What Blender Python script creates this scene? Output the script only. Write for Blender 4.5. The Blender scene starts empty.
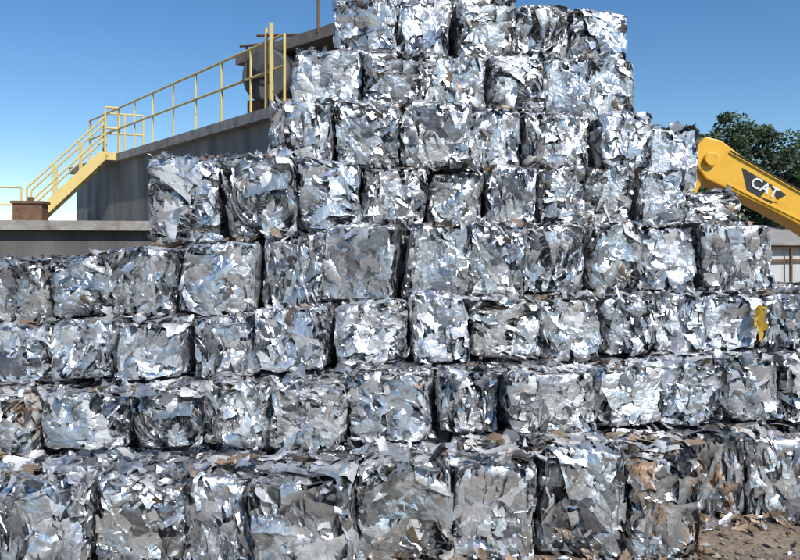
import bpy, math, random
import numpy as np
from mathutils import Vector, Matrix
random.seed(21); rng=np.random.default_rng(11)
S=bpy.context.scene
COL=S.collection

# ------------------------------------------------------------ materials
def new_mat(name):
    m=bpy.data.materials.new(name); m.use_nodes=True
    nt=m.node_tree; b=nt.nodes['Principled BSDF']
    return m,nt,b
def N(nt,t,**k):
    n=nt.nodes.new(t)
    for a,v in k.items(): setattr(n,a,v)
    return n
def ramp(nt,stops):
    r=N(nt,'ShaderNodeValToRGB'); cr=r.color_ramp
    while len(cr.elements)<len(stops): cr.elements.new(0.5)
    for e,(p,c) in zip(cr.elements,stops):
        e.position=p; e.color=(c[0],c[1],c[2],1)
    return r
def rough_mat(name,c1,c2,scale=3,rough=0.85,bump=0.3,metal=0,detail=8,dist=0.02,streak=False,c3=None):
    m,nt,b=new_mat(name); L=nt.links
    tc=N(nt,'ShaderNodeTexCoord'); no=N(nt,'ShaderNodeTexNoise'); no.inputs['Scale'].default_value=scale; no.inputs['Detail'].default_value=detail
    no.inputs['Roughness'].default_value=0.65
    mp=N(nt,'ShaderNodeMapping'); L.new(tc.outputs['Object'],mp.inputs[0])
    if streak: mp.inputs['Scale'].default_value=(1,1,0.15)
    L.new(mp.outputs[0],no.inputs['Vector'])
    st=[(0.3,c1),(0.7,c2)]
    if c3: st=[(0.25,c1),(0.5,c2),(0.62,c2),(0.72,c3)]
    r=ramp(nt,st); L.new(no.outputs['Fac'],r.inputs[0]); L.new(r.outputs[0],b.inputs['Base Color'])
    b.inputs['Roughness'].default_value=rough; b.inputs['Metallic'].default_value=metal
    n2=N(nt,'ShaderNodeTexNoise'); n2.inputs['Scale'].default_value=scale*9; n2.inputs['Detail'].default_value=6
    L.new(tc.outputs['Object'],n2.inputs['Vector'])
    bp=N(nt,'ShaderNodeBump'); bp.inputs['Strength'].default_value=bump; bp.inputs['Distance'].default_value=dist
    L.new(n2.outputs['Fac'],bp.inputs['Height']); L.new(bp.outputs[0],b.inputs['Normal'])
    return m

def scrap_material():
    m,nt,b=new_mat('crushed_aluminium'); L=nt.links
    at=N(nt,'ShaderNodeAttribute',attribute_name='tint')
    oi=N(nt,'ShaderNodeObjectInfo')
    tc=N(nt,'ShaderNodeTexCoord')
    off=N(nt,'ShaderNodeVectorMath',operation='SCALE'); off.inputs[0].default_value=(7,13,5)
    L.new(oi.outputs['Random'],off.inputs['Scale'])
    add=N(nt,'ShaderNodeVectorMath',operation='ADD'); L.new(tc.outputs['Object'],add.inputs[0]); L.new(off.outputs[0],add.inputs[1])
    n1=N(nt,'ShaderNodeTexNoise'); n1.inputs['Scale'].default_value=5; n1.inputs['Detail'].default_value=8; n1.inputs['Roughness'].default_value=.7
    L.new(add.outputs[0],n1.inputs['Vector'])
    r1=ramp(nt,[(0.34,(0.3,0.3,0.3)),(0.45,(.88,.88,.88)),(0.65,(1,1,1))]); L.new(n1.outputs['Fac'],r1.inputs[0])
    mul=N(nt,'ShaderNodeMix',data_type='RGBA',blend_type='MULTIPLY'); mul.inputs[0].default_value=1
    L.new(at.outputs['Color'],mul.inputs[6]); L.new(r1.outputs[0],mul.inputs[7])
    mul2=N(nt,'ShaderNodeMix',data_type='RGBA',blend_type='MULTIPLY'); mul2.inputs[0].default_value=1
    L.new(mul.outputs[2],mul2.inputs[6]); L.new(oi.outputs['Color'],mul2.inputs[7])
    n2=N(nt,'ShaderNodeTexNoise'); n2.inputs['Scale'].default_value=3.2; n2.inputs['Detail'].default_value=7; n2.inputs['Roughness'].default_value=.75
    L.new(add.outputs[0],n2.inputs['Vector'])
    sub=N(nt,'ShaderNodeMath',operation='SUBTRACT'); L.new(n2.outputs['Fac'],sub.inputs[0]); L.new(oi.outputs['Alpha'],sub.inputs[1])
    mr=N(nt,'ShaderNodeMapRange'); mr.inputs[1].default_value=0; mr.inputs[2].default_value=.07; L.new(sub.outputs[0],mr.inputs[0])
    rc=ramp(nt,[(0.35,(.10,.05,.025)),(0.65,(.38,.24,.14))]); L.new(n1.outputs['Fac'],rc.inputs[0])
    mx=N(nt,'ShaderNodeMix',data_type='RGBA'); L.new(mr.outputs[0],mx.inputs[0]); L.new(mul2.outputs[2],mx.inputs[6]); L.new(rc.outputs[0],mx.inputs[7])
    L.new(mx.outputs[2],b.inputs['Base Color'])
    inv=N(nt,'ShaderNodeMath',operation='SUBTRACT'); inv.inputs[0].default_value=1; L.new(mr.outputs[0],inv.inputs[1])
    mt=N(nt,'ShaderNodeMath',operation='MULTIPLY'); L.new(at.outputs['Alpha'],mt.inputs[0]); L.new(inv.outputs[0],mt.inputs[1])
    L.new(mt.outputs[0],b.inputs['Metallic'])
    rr=N(nt,'ShaderNodeMapRange'); rr.inputs[1].default_value=.3; rr.inputs[2].default_value=.7; rr.inputs[3].default_value=.22; rr.inputs[4].default_value=.52
    L.new(n2.outputs['Fac'],rr.inputs[0]); L.new(rr.outputs[0],b.inputs['Roughness'])
    v=N(nt,'ShaderNodeTexVoronoi',feature='F1'); v.inputs['Scale'].default_value=9
    nd=N(nt,'ShaderNodeTexNoise'); nd.inputs['Scale'].default_value=7; nd.inputs['Detail'].default_value=3
    L.new(add.outputs[0],nd.inputs['Vector'])
    ma=N(nt,'ShaderNodeVectorMath',operation='MULTIPLY_ADD'); ma.inputs[1].default_value=(.25,.25,.25)
    L.new(nd.outputs['Color'],ma.inputs[0]); L.new(add.outputs[0],ma.inputs[2]); L.new(ma.outputs[0],v.inputs['Vector'])
    n3=N(nt,'ShaderNodeTexNoise'); n3.inputs['Scale'].default_value=30; n3.inputs['Detail'].default_value=4
    L.new(add.outputs[0],n3.inputs['Vector'])
    b1=N(nt,'ShaderNodeBump'); b1.inputs['Strength'].default_value=.38; b1.inputs['Distance'].default_value=.03; L.new(v.outputs['Distance'],b1.inputs['Height'])
    b2=N(nt,'ShaderNodeBump'); b2.inputs['Strength'].default_value=.2; b2.inputs['Distance'].default_value=.01; L.new(n3.outputs['Fac'],b2.inputs['Height']); L.new(b1.outputs[0],b2.inputs['Normal'])
    L.new(b2.outputs[0],b.inputs['Normal'])
    return m
M_SCRAP=scrap_material()
M_CONC=rough_mat('weathered_concrete',(.10,.095,.09),(.3,.29,.27),1.6,.9,.4,streak=True)
M_CONCD=rough_mat('dark_concrete',(.06,.058,.055),(.17,.16,.15),1.8,.9,.4,streak=True)  # darker, streaked concrete for the lower wall
M_CONC2=rough_mat('pale_concrete',(.15,.135,.12),(.4,.38,.35),3.5,.9,.3)
M_YEL=rough_mat('yellow_paint',(.5,.38,.13),(.66,.5,.18),4,.6,.08,c3=(.32,.2,.08))
M_CATY=rough_mat('machine_yellow_paint',(.58,.29,.02),(.74,.41,.03),2.5,.4,.08,c3=(.4,.25,.08))
M_RUST=rough_mat('rusty_steel',(.09,.045,.025),(.2,.11,.06),6,.8,.3)
M_DARK=rough_mat('dark_steel',(.03,.03,.032),(.09,.09,.09),4,.55,.2,metal=.3)
M_TANK=rough_mat('tank_steel',(.05,.055,.06),(.13,.13,.13),3,.6,.2,streak=True)
M_BLK=rough_mat('black_paint',(.012,.012,.013),(.03,.03,.03),4,.5,.05)
M_WHT=rough_mat('white_paint',(.7,.7,.68),(.8,.8,.78),4,.5,.05)
M_SHED=rough_mat('pale_sheet_wall',(.35,.35,.34),(.6,.6,.58),1.5,.8,.1,streak=True)
M_ROOF=rough_mat('fibre_cement_roof',(.2,.18,.16),(.36,.34,.31),2,.9,.3)
M_GLASS,_nt,_b=new_mat('dark_glass'); _b.inputs['Base Color'].default_value=(.02,.03,.035,1); _b.inputs['Roughness'].default_value=.08
M_BARK=rough_mat('bark',(.06,.045,.03),(.14,.1,.07),8,.95,.5)
M_CHROME,_nt,_b=new_mat('chromed_rod'); _b.inputs['Base Color'].default_value=(.7,.7,.7,1); _b.inputs['Metallic'].default_value=1; _b.inputs['Roughness'].default_value=.15
def leaf_mat():
    m,nt,b=new_mat('leaves'); L=nt.links
    at=N(nt,'ShaderNodeAttribute',attribute_name='tint'); L.new(at.outputs['Color'],b.inputs['Base Color'])
    b.inputs['Roughness'].default_value=.6
    return m
M_LEAF=leaf_mat()

# ------------------------------------------------------------ mesh helper
class MB:
    def __init__(s): s.v=[]; s.f=[]
    def add(s,vs,fs):
        o=len(s.v); s.v+= [tuple(p) for p in vs]; s.f+=[tuple(i+o for i in f) for f in fs]
    def box(s,c,size,rz=0,M=None):
        hx,hy,hz=[a/2 for a in size]
        vs=[Vector((x,y,z)) for z in(-hz,hz) for y in(-hy,hy) for x in(-hx,hx)]
        R=M if M is not None else Matrix.Rotation(rz,3,'Z')
        s.add([R@p+Vector(c) for p in vs],[(0,2,3,1),(4,5,7,6),(0,1,5,4),(2,6,7,3),(0,4,6,2),(1,3,7,5)])
    def beam(s,p0,p1,w,h):
        p0=Vector(p0);p1=Vector(p1);d=p1-p0
        x=d.normalized(); up=Vector((0,0,1))
        if abs(x.z)>.98: up=Vector((0,1,0))
        y=up.cross(x).normalized(); z=x.cross(y)
        M=Matrix((x,y,z)).transposed()
        s.box((p0+p1)/2,(d.length,w,h),M=M)
    def cyl(s,p0,p1,r,n=10,r1=None):
        p0=Vector(p0);p1=Vector(p1);d=(p1-p0).normalized()
        a=d.orthogonal().normalized(); b=d.cross(a); r1=r if r1 is None else r1
        vs=[]
        for p,rr in((p0,r),(p1,r1)):
            for i in range(n):
                t=2*math.pi*i/n; vs.append(p+(a*math.cos(t)+b*math.sin(t))*rr)
        fs=[(i,(i+1)%n,n+(i+1)%n,n+i) for i in range(n)]+[tuple(range(n))[::-1],tuple(range(n,2*n))]
        s.add(vs,fs)
    def prism(s,pts,off):
        pts=[Vector(p) for p in pts]; off=Vector(off); n=len(pts)
        s.add(pts+[p+off for p in pts],[tuple(range(n)),tuple(range(n,2*n))[::-1]]+[(i,n+i,n+(i+1)%n,(i+1)%n) for i in range(n)])
    def obj(s,name,mat,parent=None,bevel=0,smooth=False):
        me=bpy.data.meshes.new(name); me.from_pydata(s.v,[],s.f); me.update()
        import bmesh
        bm=bmesh.new(); bm.from_mesh(me); bmesh.ops.recalc_face_normals(bm,faces=bm.faces); bm.to_mesh(me); bm.free()
        me.materials.append(mat)
        o=bpy.data.objects.new(name,me); COL.objects.link(o)
        if parent: o.parent=parent
        if bevel:
            bv=o.modifiers.new('b','BEVEL'); bv.width=bevel; bv.segments=2; bv.limit_method='ANGLE'
        if smooth:
            me.polygons.foreach_set('use_smooth',[len(p.vertices)==4 for p in me.polygons])
        return o
def empty(name,loc=(0,0,0)):
    e=bpy.data.objects.new(name,None); COL.objects.link(e); e.empty_display_size=.3; return e

# ------------------------------------------------------------ scrap sheets
HALF=np.array([.4,.5,.4])
class Sheets:
    def __init__(s,press=False): s.V=[];s.F=[];s.C=[];s.n=0; s.press=press
    def grid(s,P,col):
        a,b=P.shape[:2]
        idx=np.arange(a*b).reshape(a,b)+s.n
        f=np.stack([idx[:-1,:-1],idx[1:,:-1],idx[1:,1:],idx[:-1,1:]],-1).reshape(-1,4)
        s.V.append(P.reshape(-1,3)); s.F.append(f); s.n+=a*b
        s.C.append(np.tile(np.array(col,dtype=np.float32),(len(f),1)))
    def mesh(s,name):
        V=np.concatenate(s.V);F=np.concatenate(s.F);C=np.concatenate(s.C)
        if s.press:   # squeezed in the baling press: pushed back into a slightly battered box
            ph=rng.uniform(0,6.28,9); fr=rng.uniform(4,9,9)
            wob=sum(np.sin(V[:,i%3]*fr[i]+V[:,(i+1)%3]*fr[(i+3)%9]*.8+ph[i]) for i in range(9))/9
            r=((np.abs(V/HALF)**16).sum(1))**(1/16.)*(1+.06*wob)
            k=np.where(r>1,(1+(r-1)*.25)/np.maximum(r,1e-6),1.0); V=V*k[:,None]
            V=V+np.stack([V[:,2]*rng.normal(0,.05),V[:,2]*0,V[:,0]*rng.normal(0,.04)],1)
            V=V+.014*np.stack([np.sin(V[:,1]*5+ph[0]+V[:,2]*6),np.sin(V[:,0]*6+ph[1]+V[:,2]*5),np.sin(V[:,0]*6+ph[2]+V[:,1]*3)],1)
        me=bpy.data.meshes.new(name)
        me.vertices.add(len(V)); me.vertices.foreach_set('co',V.astype(np.float32).ravel())
        me.loops.add(F.size); me.loops.foreach_set('vertex_index',F.astype(np.int32).ravel())
        me.polygons.add(len(F)); me.polygons.foreach_set('loop_start',np.arange(0,F.size,4,dtype=np.int32))
        at=me.attributes.new('tint','FLOAT_COLOR','FACE'); at.data.foreach_set('color',C.ravel())
        me.update(calc_edges=True); me.validate()
        me.materials.append(M_SCRAP)
        return me
def tint(big=False):
    r=rng.random()
    if r<.70:
        g=rng.uniform(.66,.94); return (g*.99,g,g*1.01,rng.uniform(.76,.95))
    if r<.79:
        g=rng.uniform(.22,.48) if big else rng.uniform(.08,.34); return (g,g,g*1.06,rng.uniform(.6,.95))
    if r<.92:
        g=rng.uniform(.6,.8); return (g,g,g*.99,rng.uniform(.2,.5))
    if r<.982 or big:
        g=rng.uniform(.4,.72); return (g*.84,g*.93,g,rng.uniform(.5,.95))
    g=rng.uniform(.15,.4); return (g,g*.75,g*.52,rng.uniform(0,.3))
def creased(a,b,L,W,n,amp):
    H=np.zeros((a.shape[0],b.shape[1]))
    for _ in range(n):
        th=rng.uniform(0,math.pi); q=(a*L/2)*math.cos(th)+(b*W/2)*math.sin(th)
        H=H+rng.uniform(-1,1)*amp*np.abs(q-rng.uniform(-.35,.35)*max(L,W))
    return H-H.mean()
def sheet(S_,c,u,v,n,L,W,curl,crum,jag,na=5,nb=3,col=None,ncr=2,amp=.35,big=False):
    a=np.linspace(-1,1,na)[:,None]; b=np.linspace(-1,1,nb)[None,:]
    A=(a+0*b)*L/2+rng.normal(0,jag,(na,nb))*L/na; B=(b+0*a)*W/2+rng.normal(0,jag,(na,nb))*W/nb
    sk=rng.normal(0,.25,2); A=A+sk[0]*B; B=B*(1+rng.uniform(-.7,.7)*a)+sk[1]*.3*A
    th=rng.uniform(0,math.pi); q=a*math.cos(th)+b*math.sin(th)
    H=curl*(q**2-.4)+rng.normal(0,crum,(na,nb))+creased(a,b,L,W,ncr,amp)
    P=c+A[...,None]*u+B[...,None]*v+H[...,None]*n
    S_.grid(P,col or tint(big))
def ribbon(S_,c,u,v,n,L,dep,wob,na=8,rad=None):
    t=np.linspace(-1,1,na)
    if rad is None:
        w=np.cumsum(rng.normal(0,wob,na)); w-=w.mean()
        path=c+(t*L/2)[:,None]*u+w[:,None]*v
    else:
        a0=rng.uniform(0,6.28); ang=a0+t*L/2/rad
        rr=rad+np.cumsum(rng.normal(0,wob*.5,na))
        path=c+(rr*np.cos(ang))[:,None]*u+(rr*np.sin(ang)*.85)[:,None]*v
    e=rng.normal(0,.006,(na,1))+rng.uniform(-.01,.02)
    lean=(rng.normal(0,.7)*v)*dep
    P=np.stack([path-dep*n*.7,path+n*e+lean*.4],1)
    S_.grid(P,tint())
FACES=[(np.array(n,float),np.array(u,float),np.array(v,float)) for n,u,v in
 [((0,-1,0),(1,0,0),(0,0,1)),((0,1,0),(1,0,0),(0,0,1)),((1,0,0),(0,1,0),(0,0,1)),((-1,0,0),(0,1,0),(0,0,1)),((0,0,1),(1,0,0),(0,1,0)),((0,0,-1),(1,0,0),(0,1,0))]]
def bale_mesh(i,style):
    s=Sheets(True)
    for fi,(n,u,v) in enumerate(FACES):
        hn=abs(n@HALF); hu=abs(u@HALF); hv=abs(v@HALF)
        P=np.array([[n*hn*.82+u*hu*.85*a+v*hv*.85*b for b in(-1,1)] for a in(-1,1)]); s.grid(P,(.03,.03,.03,.1))  # near-black inner box: shade inside the bale painted as colour
        g=20; A,B=np.meshgrid(np.linspace(-1,1,g)*hu*.95,np.linspace(-1,1,g)*hv*.95,indexing='ij')
        K=26; sc=rng.uniform(-1,1,(K,2))*[hu,hv]; st=np.array([2.5,1.0]) if style==0 else np.array([1.,1.])
        D=((A[...,None]-sc[:,0])*st[0])**2+((B[...,None]-sc[:,1])*st[1])**2
        k=D.argmin(-1); gr=rng.normal(0,.42,(K,2)); off=rng.normal(-.03,.035,K)
        H=off[k]+gr[k,0]*(A-sc[k,0])+gr[k,1]*(B-sc[k,1]); H=np.clip(H,-.12,.0)+rng.normal(0,.002,A.shape)
        P=(n*(hn-.04))+A[...,None]*u+B[...,None]*v+H[...,None]*n
        idx=np.arange(g*g).reshape(g,g)+s.n
        f=np.stack([idx[:-1,:-1],idx[1:,:-1],idx[1:,1:],idx[:-1,1:]],-1).reshape(-1,4)
        ct=np.array([tint() for _ in range(K)],dtype=np.float32); ct[:,:3]*=.45  # core skin tint darkened, painting shade into crevices between sheets
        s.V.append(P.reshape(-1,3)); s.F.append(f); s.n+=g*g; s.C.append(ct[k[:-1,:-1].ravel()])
        big=[11,21,8,6,13][style]; strips=[48,20,36,24,34][style]; ribs=[44,22,80,110,36][style]
        if fi>3: big=10;strips=24;ribs=12
        cen=rng.uniform(-.1,.1,2)
        def rot(sd,base):
            th=base+rng.normal(0,sd); return math.cos(th)*u+math.sin(th)*v, -math.sin(th)*u+math.cos(th)*v
        def tilt(uu,vv,sd):
            nn=n+rng.normal(0,sd)*uu+rng.normal(0,sd)*vv; nn/=np.linalg.norm(nn)
            u2=uu-nn*(uu@nn); u2/=np.linalg.norm(u2); return u2,np.cross(nn,u2),nn
        vert=math.pi/2
        for _ in range(ribs):
            a,b=rng.uniform(-.93,.93,2)
            if style==3 and fi<4:
                rad=rng.uniform(.03,.42)
                c=n*(hn-.02)+u*cen[0]*hu+v*cen[1]*hv
                ribbon(s,c,u,v,n,rng.uniform(.2,.9)*min(1,rad/.25+.3),rng.uniform(.04,.1),.006,10,rad)
                continue
            uu,vv=rot(.3 if style!=4 else 1.2,vert if style in(0,1) else (rng.choice([0,vert]) if style==4 else .1))
            ribbon(s,n*(hn-.02)+u*a*hu*.9+v*b*hv*.9,uu,vv,n,rng.uniform(.12,.45),rng.uniform(.04,.1),.013)
        for _ in range(big):
            a,b=rng.uniform(-.8,.8,2); uu,vv=rot(.35,vert if rng.random()<.7 else 0)
            u2,v2,n2=tilt(uu,vv,.17)
            L=rng.uniform(.22,.6);W=rng.uniform(.12,.34)
            sheet(s,n*(hn-rng.uniform(-.005,.05))+u*a*hu+v*b*hv,u2,v2,n2,L,W,rng.normal(0,.02),.0015,.28,9,8,ncr=5,amp=.28,big=True)
        for _ in range(strips):
            a,b=rng.uniform(-.96,.96,2); uu,vv=rot(.32,vert if style in(0,1,3) else (0.1 if style==2 else rng.uniform(0,3)))
            u2,v2,n2=tilt(uu,vv,.38)
            L=rng.uniform(.14,.5);W=rng.uniform(.025,.12)
            sheet(s,n*(hn-rng.uniform(-.005,.06))+u*a*hu+v*b*hv,u2,v2,n2,L,W,rng.normal(0,.02),.003,.3,7,3,ncr=3,amp=.5)
    for _ in range(34):
        p=rng.uniform(-1,1,3); ax=rng.choice(3,2,replace=False)
        for q in ax: p[q]=np.sign(p[q])*rng.uniform(.88,1.03)
        d=rng.normal(0,1,3); d/=np.linalg.norm(d); e=np.cross(d,rng.normal(0,1,3)); e/=np.linalg.norm(e)
        sheet(s,p*HALF,d,e,np.cross(d,e),rng.uniform(.06,.24),rng.uniform(.02,.1),rng.normal(0,.02),.003,.25,5,3)
    return s.mesh('bale_%d'%i)
VAR=[bale_mesh(i,[0,1,4,0,2,1,3,4,0,1,4,1,1,2,4,0,1,4,1,0][i]) for i in range(20)]

# ------------------------------------------------------------ bale stack
XN=[-6,-4,-2,0,2,4,7]
TOP=[[0]*7,
 [.81,.823,.855,.89,.95,.90,.89],
 [1.41,1.427,1.478,1.584,1.585,1.648,1.66],
 [2.08,2.096,2.137,2.313,2.334,2.359,2.38],
 [2.74,2.78,3.008,3.163,3.20,3.227,3.23],
 [4.03,4.037,4.044,3.926,3.97,3.90,3.9],
 [4.8,4.8,4.816,4.82,4.762,4.62,4.6],
 [5.6,5.6,5.61,5.584,5.588,5.6,5.6],
 [6.36,6.36,6.36,6.406,6.46,6.46,6.46],
 [7.2]*7]
D0=[0,6.3,7.1,7.8,8.2,8.7,9.1,9.5,9.9,10.3]
EXT=[0,(-5.2,2.85),(-5.4,6.9),(-5.6,6.9),(-5.7,4.75),(-3.12,4.6),(-1.75,4.2),(-1.5,3.42),(-.95,3.4),(-.92,1.6)]
def top(k,X): return float(np.interp(X,XN,TOP[k]))
def front(k,X):
    if k==1: return 6.3+(.07*X if X<0 else .12*X) if X<2.9 else 7.42+.1*(X-3.3)
    return D0[k]+(.07*X if X<0 else .18*X)
last=[-1]
def put_bale(X,Y,z0,z1,w,dp=1.0,k=0,j=1):
    vi=random.randrange(20)
    while vi in last[-7:]: vi=random.randrange(20)
    last.append(vi)
    o=bpy.data.objects.new('metal_bale',VAR[vi]); COL.objects.link(o)
    fl=random.choice([0,math.pi])
    h=z1-z0
    o.location=(X,Y+dp/2,(z0+z1)/2)
    o.scale=(w/.8*random.uniform(.905,.96),dp/1.0,h/.8*random.uniform(.93,.975))
    o.location.z-=h*.012
    o.rotation_euler=(random.gauss(0,.025)+(math.pi if random.random()<.4 else 0),random.gauss(0,.028),fl+random.gauss(0,.08))
    g=random.choice([.7,.82,.92,.97,1.0,1.0])*random.uniform(.94,1.0)
    rust=random.uniform(.7,.85)
    if random.random()<.06: rust=.62
    if k<=2 and random.random()<.15: rust=random.uniform(.55,.6)
    if k==1 and X>1.9: rust=random.uniform(.5,.57)
    if k==2 and X<-3.4: rust=.52
    t=random.uniform(-.03,.03)
    o.color=(g-t*.5,g,g+t,rust)
    return o
for k in range(1,10):
    xs,xe=EXT[k]; n=max(2,round((xe-xs)/.795)); ws=np.array([random.uniform(.64,.96) for _ in range(n)]); ws*=(xe-xs)/ws.sum()
    x=xs
    for w in ws:
        w=float(w); X=x+w/2
        z0=top(k-1,X); z1=top(k,X)
        if k==5 and X>3.75: z1=3.66
        if k==6 and X>3.75: z0=3.70; z1=4.58
        if k==9: z1=z0+.8
        y=front(k,X)+random.gauss(0,.1)
        put_bale(X,y,z0,z1+random.gauss(0,.03),w,1.0,k)
        put_bale(X+random.gauss(0,.04),y+1.06,z0,z1,w,1.0,k)
        x+=w
x=2.95
while x<7:
    w=random.uniform(.72,.9); X=x+w/2
    put_bale(X,front(1,X)+random.gauss(0,.05),0,top(1,X)-.01,w,1.0,1); x+=w

# loose scrap lying on the ledges and at the foot
lit=Sheets()
def brown(): 
    g=rng.uniform(.15,.42); return (g,g*.7,g*.47,0.)
def litter(X,Y,Z,hi,flat=.25,sz=1,pb=.07,col=None):
    d=rng.normal(0,1,3)*[1,1,flat]; d/=np.linalg.norm(d); e=np.cross(d,rng.normal(0,.35,3)+[0,0,1]); e/=np.linalg.norm(e)
    sheet(lit,np.array([X,Y,Z+abs(rng.normal(0,hi))]),d,e,np.cross(d,e),rng.uniform(.05,.22)*sz,rng.uniform(.02,.11)*sz,rng.normal(0,.02),.004,.3,6,4,
      col or (None if rng.random()>pb else brown()),ncr=3,amp=.5)
for k in range(1,9):
    a,b=EXT[k]
    for _ in range(int((b-a)*(38 if k==1 else 22))):
        X=rng.uniform(a+.05,b-.05)
        Y=front(k,X)+rng.uniform(.05,.5 if k>1 else .8)
        zt=top(k,X)
        if k==5 and X>3.75: zt=3.66
        litter(X,Y,zt-.025,.018,sz=1.6 if rng.random()<.12 else 1,pb=(.35 if (k<=1 and X>1) else .1))
for _ in range(26):
    X=rng.uniform(.8,3.0); litter(X,front(1,X)+rng.uniform(.1,.75),top(1,X)+.0,.04,.2,1.9,col=brown() if rng.random()<.55 else (.75,.75,.74,.3))
for _ in range(10):
    X=rng.uniform(-4.5,.8); litter(X,front(1,X)+rng.uniform(.1,.75),top(1,X)+.0,.04,.2,1.7,col=brown() if rng.random()<.4 else (.75,.75,.74,.3))
for _ in range(420):
    X=rng.uniform(-5,6.8); litter(X,front(1,X)-abs(rng.normal(0,.2)),.01,.03,.2,pb=.45)
for _ in range(180):
    litter(rng.uniform(2.4,7),rng.uniform(5,7.4),.008,.01,.12,sz=.8,pb=.6)
for dx,dz in((0,0),(.03,-.1),(-.02,.08)):
    sheet(lit,np.array([4.32+dx,8.42,2.0+dz]),np.array([.2,0,1.]),np.array([1.,0,-.2]),np.array([0,-1.,0]),.24,.08,.03,.004,.4,6,4,(.5,.32,.03,0.),3,.5)
o=bpy.data.objects.new('scrap_metal_litter',lit.mesh('scrap_litter')); COL.objects.link(o); o.color=(.9,.9,.9,.62)

# ------------------------------------------------------------ ground
def ground():
    m,nt,b=new_mat('dirt'); L=nt.links
    tc=N(nt,'ShaderNodeTexCoord')
    n=N(nt,'ShaderNodeTexNoise'); n.inputs['Scale'].default_value=.9; n.inputs['Detail'].default_value=12; n.inputs['Roughness'].default_value=.7; L.new(tc.outputs['Object'],n.inputs[0])
    r=ramp(nt,[(.3,(.08,.06,.045)),(.5,(.2,.155,.11)),(.7,(.33,.27,.2))]); L.new(n.outputs['Fac'],r.inputs[0]); L.new(r.outputs[0],b.inputs['Base Color'])
    b.inputs['Roughness'].default_value=.95
    n2=N(nt,'ShaderNodeTexNoise'); n2.inputs['Scale'].default_value=14; n2.inputs['Detail'].default_value=10; L.new(tc.outputs['Object'],n2.inputs[0])
    bp=N(nt,'ShaderNodeBump'); bp.inputs['Distance'].default_value=.05; bp.inputs['Strength'].default_value=.8; L.new(n2.outputs['Fac'],bp.inputs['Height']); L.new(bp.outputs[0],b.inputs['Normal'])
    mb=MB(); mb.add([(-900,-900,0),(900,-900,0),(900,900,0),(-900,900,0)],[(0,1,2,3)])
    mb.obj('ground',m)
    return m
M_DIRT=ground()
st=MB()
for _ in range(1800):
    X=random.uniform(2,7.5);Y=random.uniform(4.5,8); r=random.uniform(.008,.03)*(1.8 if random.random()<.12 else 1)
    base=[(1,0,0),(-1,0,0),(0,1,0),(0,-1,0),(0,0,1),(0,0,-1)]
    vs=[Vector(bv)*r*random.uniform(.6,1.2)+Vector((X,Y,r*.3)) for bv in base]
    st.add(vs,[(0,2,4),(2,1,4),(1,3,4),(3,0,4),(2,0,5),(1,2,5),(3,1,5),(0,3,5)])
st.obj('gravel',rough_mat('stone',(.12,.09,.07),(.34,.29,.24),5,.9,.3))

# ------------------------------------------------------------ left building
B=empty('concrete_factory_building')
w=MB()
A=Vector((-10.35,22.4,0)); Bp=Vector((-2.0,12.65,0)); dr=(Bp-A).normalized(); nrm=Vector((-dr.y,dr.x,0))
if nrm.y<0: nrm=-nrm
w.prism([A,Bp,Bp+nrm*9,A+nrm*9],(0,0,5.3)); w.obj('upper_wall',M_CONC,B)
w=MB(); o1=-nrm*.18
w.prism([A+o1-dr*.2+Vector((0,0,5.3)),Bp+o1+Vector((0,0,5.3)),Bp+nrm*9+Vector((0,0,5.3)),A+nrm*9-dr*.2+Vector((0,0,5.3))],(0,0,.2)); w.obj('roof_slab',M_CONC2,B)
w=MB()
C=Vector((-14,13.3,0)); D=Vector((-4.3,15.2,0))
w.prism([C,D,Vector((-4.9,15.9,0)),Vector((-10.6,22.3,0)),Vector((-16,22.3,0))],(0,0,3.28)); w.obj('lower_wall',M_CONCD,B)
w=MB(); dd=(D-C).normalized(); nn=Vector((dd.y,-dd.x,0))
w.prism([C+nn*.22+Vector((0,0,3.28)),D+nn*.22+Vector((0,0,3.28)),Vector((-4.9,15.85,3.28)),Vector((-10.6,22.25,3.28)),Vector((-16,22.25,3.28))],(0,0,.2)); w.obj('lower_roof_slab',M_CONC2,B)
w=MB()
P0=Vector((-3.55,15.1,0));P1=Vector((-.2,12.05,0)); d2=(P1-P0).normalized(); n2=Vector((-d2.y,d2.x,0)); n2=n2 if n2.y>0 else -n2
a=P0+n2*.7+d2*.4; b_=P1+n2*.7
z=Vector((0,0,5.5)); w.prism([a+z,b_+z,b_+n2*5+z,a+n2*5+z],(0,0,1.36)); w.obj('penthouse_wall',M_CONC,B)
w=MB(); z=Vector((0,0,6.87)); w.prism([P0+z,P1+z,P1+n2*6+z,P0+n2*6+z],(0,0,.22)); w.obj('penthouse_roof',rough_mat('stained_roof_edge',(.12,.1,.085),(.26,.22,.19),3,.9,.3),B)
w=MB()
p=P0+n2*1; w.cyl((p.x,p.y,7.08),(p.x,p.y,7.75),.04); w.cyl((p.x-.35,p.y,7.72),(p.x+1.0,p.y-.8,7.5),.035)
p=P0+n2*.3; w.cyl((p.x,p.y,7.08),(p.x,p.y,7.35),.03); w.cyl((p.x-.15,p.y,7.33),(p.x+.9,p.y-.4,7.3),.03)
w.cyl((-1.55,13.3,7.0),(-1.55,13.3,8.6),.03)
w.obj('roof_pipes',M_RUST,B)

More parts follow.
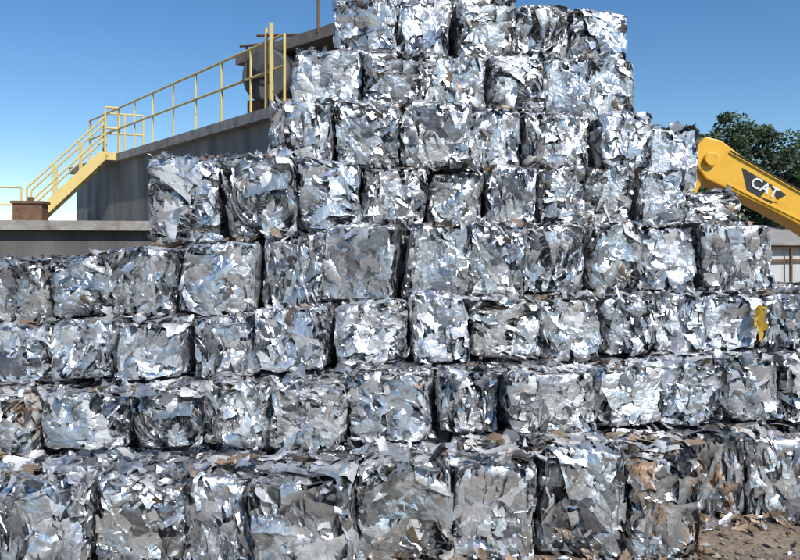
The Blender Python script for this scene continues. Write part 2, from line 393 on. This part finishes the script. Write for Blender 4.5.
T=empty('steel_drum_tank')
w=MB(); c=Vector((-2.62,13.55,6.28)); ax=Vector((.28,.95,0)).normalized()
w.cyl(c,c+ax*1.1,.5,40)
o=w.obj('shell',M_TANK,T,bevel=.04)
w=MB()
for t in (.12,.5,.9): w.cyl(c+ax*t,c+ax*(t+.06),.54,40)
w.cyl(c-ax*.03,c+ax*.02,.2,24)
w.cyl(c-ax*.06,c-ax*.02,.08,16)
w.obj('hoops',M_DARK,T)
w=MB()
for t in (.2,.85):
    q=c+ax*t; w.box((q.x,q.y,5.66),(.9,.12,.32),math.atan2(ax.y,ax.x)+math.pi/2)
w.obj('saddle',M_RUST,T)

R=empty('yellow_roof_railing'); w=MB()
top0=A.lerp(Bp,.13)-nrm*.1; top1=Bp-nrm*.1
rz=5.5
def rail(w,p0,p1,z0,z1,h,n,r=.028):
    p0=Vector(p0);p1=Vector(p1)
    a0=Vector((p0.x,p0.y,z0));a1=Vector((p1.x,p1.y,z1))
    for hh in (h,h*.55): w.cyl(a0+Vector((0,0,hh)),a1+Vector((0,0,hh)),r,8)
    for i in range(n+1):
        q=a0.lerp(a1,i/n); w.cyl(q,q+Vector((0,0,h)),r,8)
rail(w,top0,top1,rz,rz,1.25,9,.026)
q=Bp-nrm*.12-dr*.42; w.beam((q.x,q.y,5.5),(q.x,q.y,7.05),.07,.07)
q=q-dr*.2; w.cyl((q.x,q.y,5.5),(q.x,q.y,7.0),.03)
w.obj('rails',M_YEL,R)

ST=empty('yellow_steel_staircase')
sb=Vector((-9.75,18.3,3.5)); stp=Vector((-8.0,19.0,5.5)); run=Vector((stp.x-sb.x,stp.y-sb.y,0)); rn=run.normalized(); side=Vector((-rn.y,rn.x,0))
w=MB(); wd=.95
for s_ in (0,wd): w.beam(sb+side*s_,stp+side*s_,.06,.26)
for s_ in (0,wd):
    for hh in (.95,.5):
        w.cyl(sb+side*s_+Vector((0,0,hh+.05)),stp+side*s_+Vector((0,0,hh+.05)),.026,8)
    for i in range(4):
        q=sb.lerp(stp,i/3)+side*s_; w.cyl(q,q+Vector((0,0,1.0)),.026,8)
ld0=stp; ld1=stp+rn*1.0
w.beam(ld0-Vector((0,0,.08)),ld1-Vector((0,0,.08)),.06,.2); w.beam(ld0+side*wd-Vector((0,0,.08)),ld1+side*wd-Vector((0,0,.08)),.06,.2)
rail(w,ld0+side*wd-rn*.0,ld1+side*wd,5.5,5.5,1.25,2)
rail(w,ld0,ld0+side*.02+rn*.35,5.5,5.5,1.25,1)
rail(w,sb+Vector((-.1,-.1,0)),(-13.5,17.3,0),3.5,3.5,1.0,4)
w.obj('frame',M_YEL,ST)
w=MB()
nst=9
for i in range(nst):
    q=sb.lerp(stp,(i+.5)/nst)+side*wd/2; w.box(q+Vector((0,0,.06)),(.26,wd-.08,.05),math.atan2(rn.y,rn.x))
w.box((ld0+ld1)/2+side*wd/2+Vector((0,0,-.02)),(1.0,wd-.07,.05),math.atan2(rn.y,rn.x))
for s_ in(.05,wd-.05): 
    q=ld0+side*s_+rn*.9; w.cyl((q.x,q.y,3.5),(q.x,q.y,5.4),.05)
w.obj('treads',M_RUST,ST)
w=MB(); w.box((-8.6,16.3,3.72),(.62,.5,.44),.2); w.box((-8.6,16.3,3.97),(.7,.58,.06),.2); w.cyl((-8.6,16.3,3.98),(-8.6,16.3,4.1),.07); w.obj('roof_vent_box',M_RUST,None)

# ------------------------------------------------------------ excavator
X_=empty('yellow_excavator')
Yb=13.6
def pz(pts): return [(x,Yb,z) for x,z in pts]
w=MB()
prof=[(5.75,4.85),(5.95,5.05),(6.25,4.97),(6.8,4.56),(7.9,3.94),(9.4,3.05),(10.6,2.1),(10.5,1.7),(10.2,1.65),(9.0,2.55),(7.8,3.3),(7.1,3.68),(6.5,3.96),(5.95,4.22),(5.78,4.45)]
w.prism(pz(prof),(0,.62,0)); w.obj('boom',M_CATY,X_,bevel=.03)
w=MB()
w.beam((6.35,Yb-.006,4.13),(9.2,Yb-.006,2.72),.03,.05)
w.cyl((6.02,Yb-.1,4.6),(6.02,Yb+.72,4.6),.13,20)
w.obj('pins_and_weld_flange',M_CATY,X_,bevel=.01)
w=MB()
w.prism([(4.9,Yb+.1,4.75),(5.3,Yb+.1,4.85),(6.1,Yb+.1,4.7),(6.0,Yb+.1,4.35),(5.0,Yb+.1,2.2),(4.75,Yb+.1,2.2)],(0,.4,0)); w.obj('stick',M_CATY,X_,bevel=.02)
w=MB(); w.prism([(4.6,Yb-.1,2.3),(5.1,Yb-.1,2.3),(5.3,Yb-.1,1.6),(4.9,Yb-.1,1.0),(4.3,Yb-.1,1.3),(4.2,Yb-.1,1.9)],(0,.8,0)); w.obj('grapple_bucket',M_DARK,X_,bevel=.03)
w=MB(); w.cyl((10.8,Yb-.25,1.4),(9.6,Yb-.25,2.0),.12,16); w.obj('hydraulic_cylinders',M_CATY,X_)
w=MB(); w.cyl((9.6,Yb-.25,2.0),(8.9,Yb-.25,2.4),.06,12); w.obj('piston_rods',M_CHROME,X_)
w=MB(); w.cyl((6.4,Yb+.7,5.0),(9.4,Yb+.7,3.3),.03); w.cyl((6.4,Yb-.04,4.76),(8.2,Yb-.04,3.74),.018); w.obj('hoses',M_BLK,X_)
w=MB(); w.box((12.2,Yb+.6,1.95),(4.2,2.6,1.3)); w.box((13.9,Yb+.6,1.9),(.8,2.7,1.5)); w.obj('house',M_CATY,X_,bevel=.08)
w=MB(); w.prism([(10.3,Yb-.95,1.3),(11.8,Yb-.95,1.3),(11.8,Yb-.95,3.1),(10.8,Yb-.95,3.1),(10.3,Yb-.95,2.3)],(0,.1,0)); w.prism([(10.3,Yb+.0,1.3),(11.8,Yb+.0,1.3),(11.8,Yb+.0,3.1),(10.8,Yb+.0,3.1),(10.3,Yb+.0,2.3)],(0,-.1,0)); w.box((11.3,Yb-.47,3.13),(1.1,1.05,.08)); w.obj('cab_frame',M_BLK,X_,bevel=.02)
w=MB(); w.prism([(10.35,Yb-.84,1.35),(11.75,Yb-.84,1.35),(11.75,Yb-.84,3.05),(10.85,Yb-.84,3.05),(10.35,Yb-.84,2.3)],(0,.73,0)); w.obj('cab_glass',M_GLASS,X_)
w=MB()
for yy in (-.9,1.5):
    pr=[(10.0,.45),(10.2,.85),(10.5,.95),(13.8,.95),(14.1,.85),(14.3,.45),(14.1,.1),(13.8,0.0),(10.5,0.0),(10.2,.1)]
    w.prism([(x,Yb+yy,z-.04) for x,z in pr],(0,.6,0))
    for i in range(14): w.box((10.5+i*.25,Yb+yy+.3,.93),(.2,.64,.06))
w.cyl((12.2,Yb+.6,.85),(12.2,Yb+.6,1.32),.8,24)
w.obj('tracks',M_DARK,X_,bevel=.02)
w=MB(); w.prism([(6.64,Yb-.008,4.44),(7.25,Yb-.008,4.09),(7.5,Yb-.008,3.91),(7.2,Yb-.008,3.74),(6.74,Yb-.008,4.0)],(0,.004,0)); w.obj('decal',M_BLK,X_)
w=MB(); w.prism([(7.0,Yb-.014,3.87),(7.34,Yb-.014,3.75),(7.18,Yb-.014,4.08)],(0,.003,0)); w.obj('decal_triangle',M_CATY,X_)
tx=bpy.data.curves.new('lettering','FONT'); tx.body='CAT'; tx.size=.29; tx.extrude=.003; tx.offset=.004
to=bpy.data.objects.new('lettering',tx); COL.objects.link(to); tx.materials.append(M_WHT)
to.location=(6.78,Yb-.022,4.1); to.rotation_euler=(math.pi/2,math.radians(28),0); to.parent=X_
X_.location=(0,0,.03)

# ------------------------------------------------------------ shed at right
H=empty('white_industrial_shed')
w=MB(); w.prism([(10.2,24,0),(28,36,0),(24,42,0),(6.2,30,0)],(0,0,3.1)); w.obj('walls',M_SHED,H)
d3=Vector((17.8,12,0)).normalized(); n3=Vector((d3.y,-d3.x,0))
w=MB()
def rp(p,z): return (p.x,p.y,z)
a=Vector((10.2,24,0))-d3*.4+n3*.4; b3=Vector((28,36,0))+n3*.4; c3=Vector((26,39,0));e3=Vector((8.2,27,0))-d3*.4
w.add([rp(a,3.05),rp(b3,3.05),rp(c3,3.95),rp(e3,3.95),rp(a,3.13),rp(b3,3.13),rp(c3,4.03),rp(e3,4.03)],[(0,1,2,3),(4,7,6,5),(0,4,5,1),(3,2,6,7),(0,3,7,4),(1,5,6,2)])
w.obj('roof',M_ROOF,H)
w=MB()
p=Vector((10.2,24,0))+n3*.25; q=p+d3*21; w.beam((p.x,p.y,3.0),(q.x,q.y,3.0),.12,.14)
for i in range(8):
    s_=p+d3*(i*2.8+.1); w.cyl((s_.x,s_.y,0),(s_.x,s_.y,2.95),.06)
p=Vector((10.2,24,0))+n3*.06; q=p+d3*21; w.beam((p.x,p.y,2.45),(q.x,q.y,2.45),.06,.12)
w.obj('gutter',M_RUST,H)

# ------------------------------------------------------------ trees
def tree(x,y,h,rad,seed):
    r=np.random.default_rng(seed); rr=random.Random(seed)
    e=empty('broadleaf_tree'); t=MB()
    t.cyl((x,y,0),(x+.1,y,h*.5),.22,10,.14); t.cyl((x+.1,y,h*.5),(x,y,h*.92),.14,8,.03)
    cl=[]
    for i in range(60):
        z=h*rr.uniform(.25,1.0); a=rr.uniform(0,6.28)
        f=(1-((z/h-.5)/.55)**2)**.5 if abs((z/h-.5)/.55)<1 else .1
        R=rad*f*rr.uniform(.3,1.05)
        p=Vector((x+math.cos(a)*R,y+math.sin(a)*R,z)); cl.append(p)
        zs=max(h*.2,z-R*.7); t.cyl((x,y,zs),p,.06,6,.015)
    t.obj('trunk_and_limbs',M_BARK,e)
    F=[];C=[]
    V=[]
    for p in cl:
        sh=rr.uniform(.5,1.5); n=190; cr=rr.uniform(.4,.9)*rad/2.6
        for _ in range(n):
            d=r.normal(0,1,3); d/=np.linalg.norm(d); c=np.array(p)+d*cr*r.uniform(.3,1)**.6*[1,1,.75]
            u=r.normal(0,1,3);u/=np.linalg.norm(u);v=np.cross(u,r.normal(0,1,3));v/=np.linalg.norm(v); sz=r.uniform(.06,.15)
            b=len(V); V+= [c-u*sz,c-v*sz*.5,c+u*sz,c+v*sz*.5]; F.append((b,b+1,b+2,b+3))
            g=sh*r.uniform(.7,1.3); C.append((.055*g,.09*g,.035*g,1))
    me=bpy.data.meshes.new('leaves'); me.from_pydata([tuple(q) for q in V],[],F); at=me.attributes.new('tint','FLOAT_COLOR','FACE'); at.data.foreach_set('color',np.array(C,dtype=np.float32).ravel())
    me.materials.append(M_LEAF); o=bpy.data.objects.new('foliage',me); COL.objects.link(o); o.parent=e
tree(16.4,36.5,9.8,2.4,1); tree(18.9,38,9.4,2.7,2); tree(21.3,36,8.6,2.7,3); tree(27,40,8.2,2.8,4); tree(14.9,40,8.6,2.0,5); tree(18.5,34,7.6,2.4,6)

# ------------------------------------------------------------ light, sky, camera
sun_dir=Vector((.39,-.63,.71)).normalized()
el=math.asin(sun_dir.z); az=math.atan2(sun_dir.x,sun_dir.y)
W=bpy.data.worlds.new('World'); S.world=W; W.use_nodes=True; nt=W.node_tree
sk=nt.nodes.new('ShaderNodeTexSky'); sk.sky_type='NISHITA'; sk.sun_disc=False; sk.sun_elevation=el; sk.sun_rotation=az
sk.air_density=1.0; sk.dust_density=.0; sk.ozone_density=3.0; sk.altitude=400
hs=nt.nodes.new('ShaderNodeHueSaturation'); hs.inputs['Saturation'].default_value=1.22; nt.links.new(sk.outputs[0],hs.inputs['Color'])
bg=nt.nodes['Background']; nt.links.new(hs.outputs[0],bg.inputs[0]); bg.inputs[1].default_value=.13
sl=bpy.data.lights.new('sun','SUN'); sl.energy=5.0; sl.angle=math.radians(.5); sl.color=(1,.96,.9)
so=bpy.data.objects.new('sun',sl); COL.objects.link(so); so.rotation_euler=sun_dir.to_track_quat('Z','Y').to_euler()
cam=bpy.data.cameras.new('camera'); co=bpy.data.objects.new('camera',cam); COL.objects.link(co)
co.location=(0,0,2.87); co.rotation_euler=(math.pi/2,0,0); cam.lens=31.5; cam.sensor_width=36; cam.shift_y=-.0375; cam.clip_end=3000
S.camera=co
S.view_settings.view_transform='Standard'; S.view_settings.look='None'; S.view_settings.exposure=0
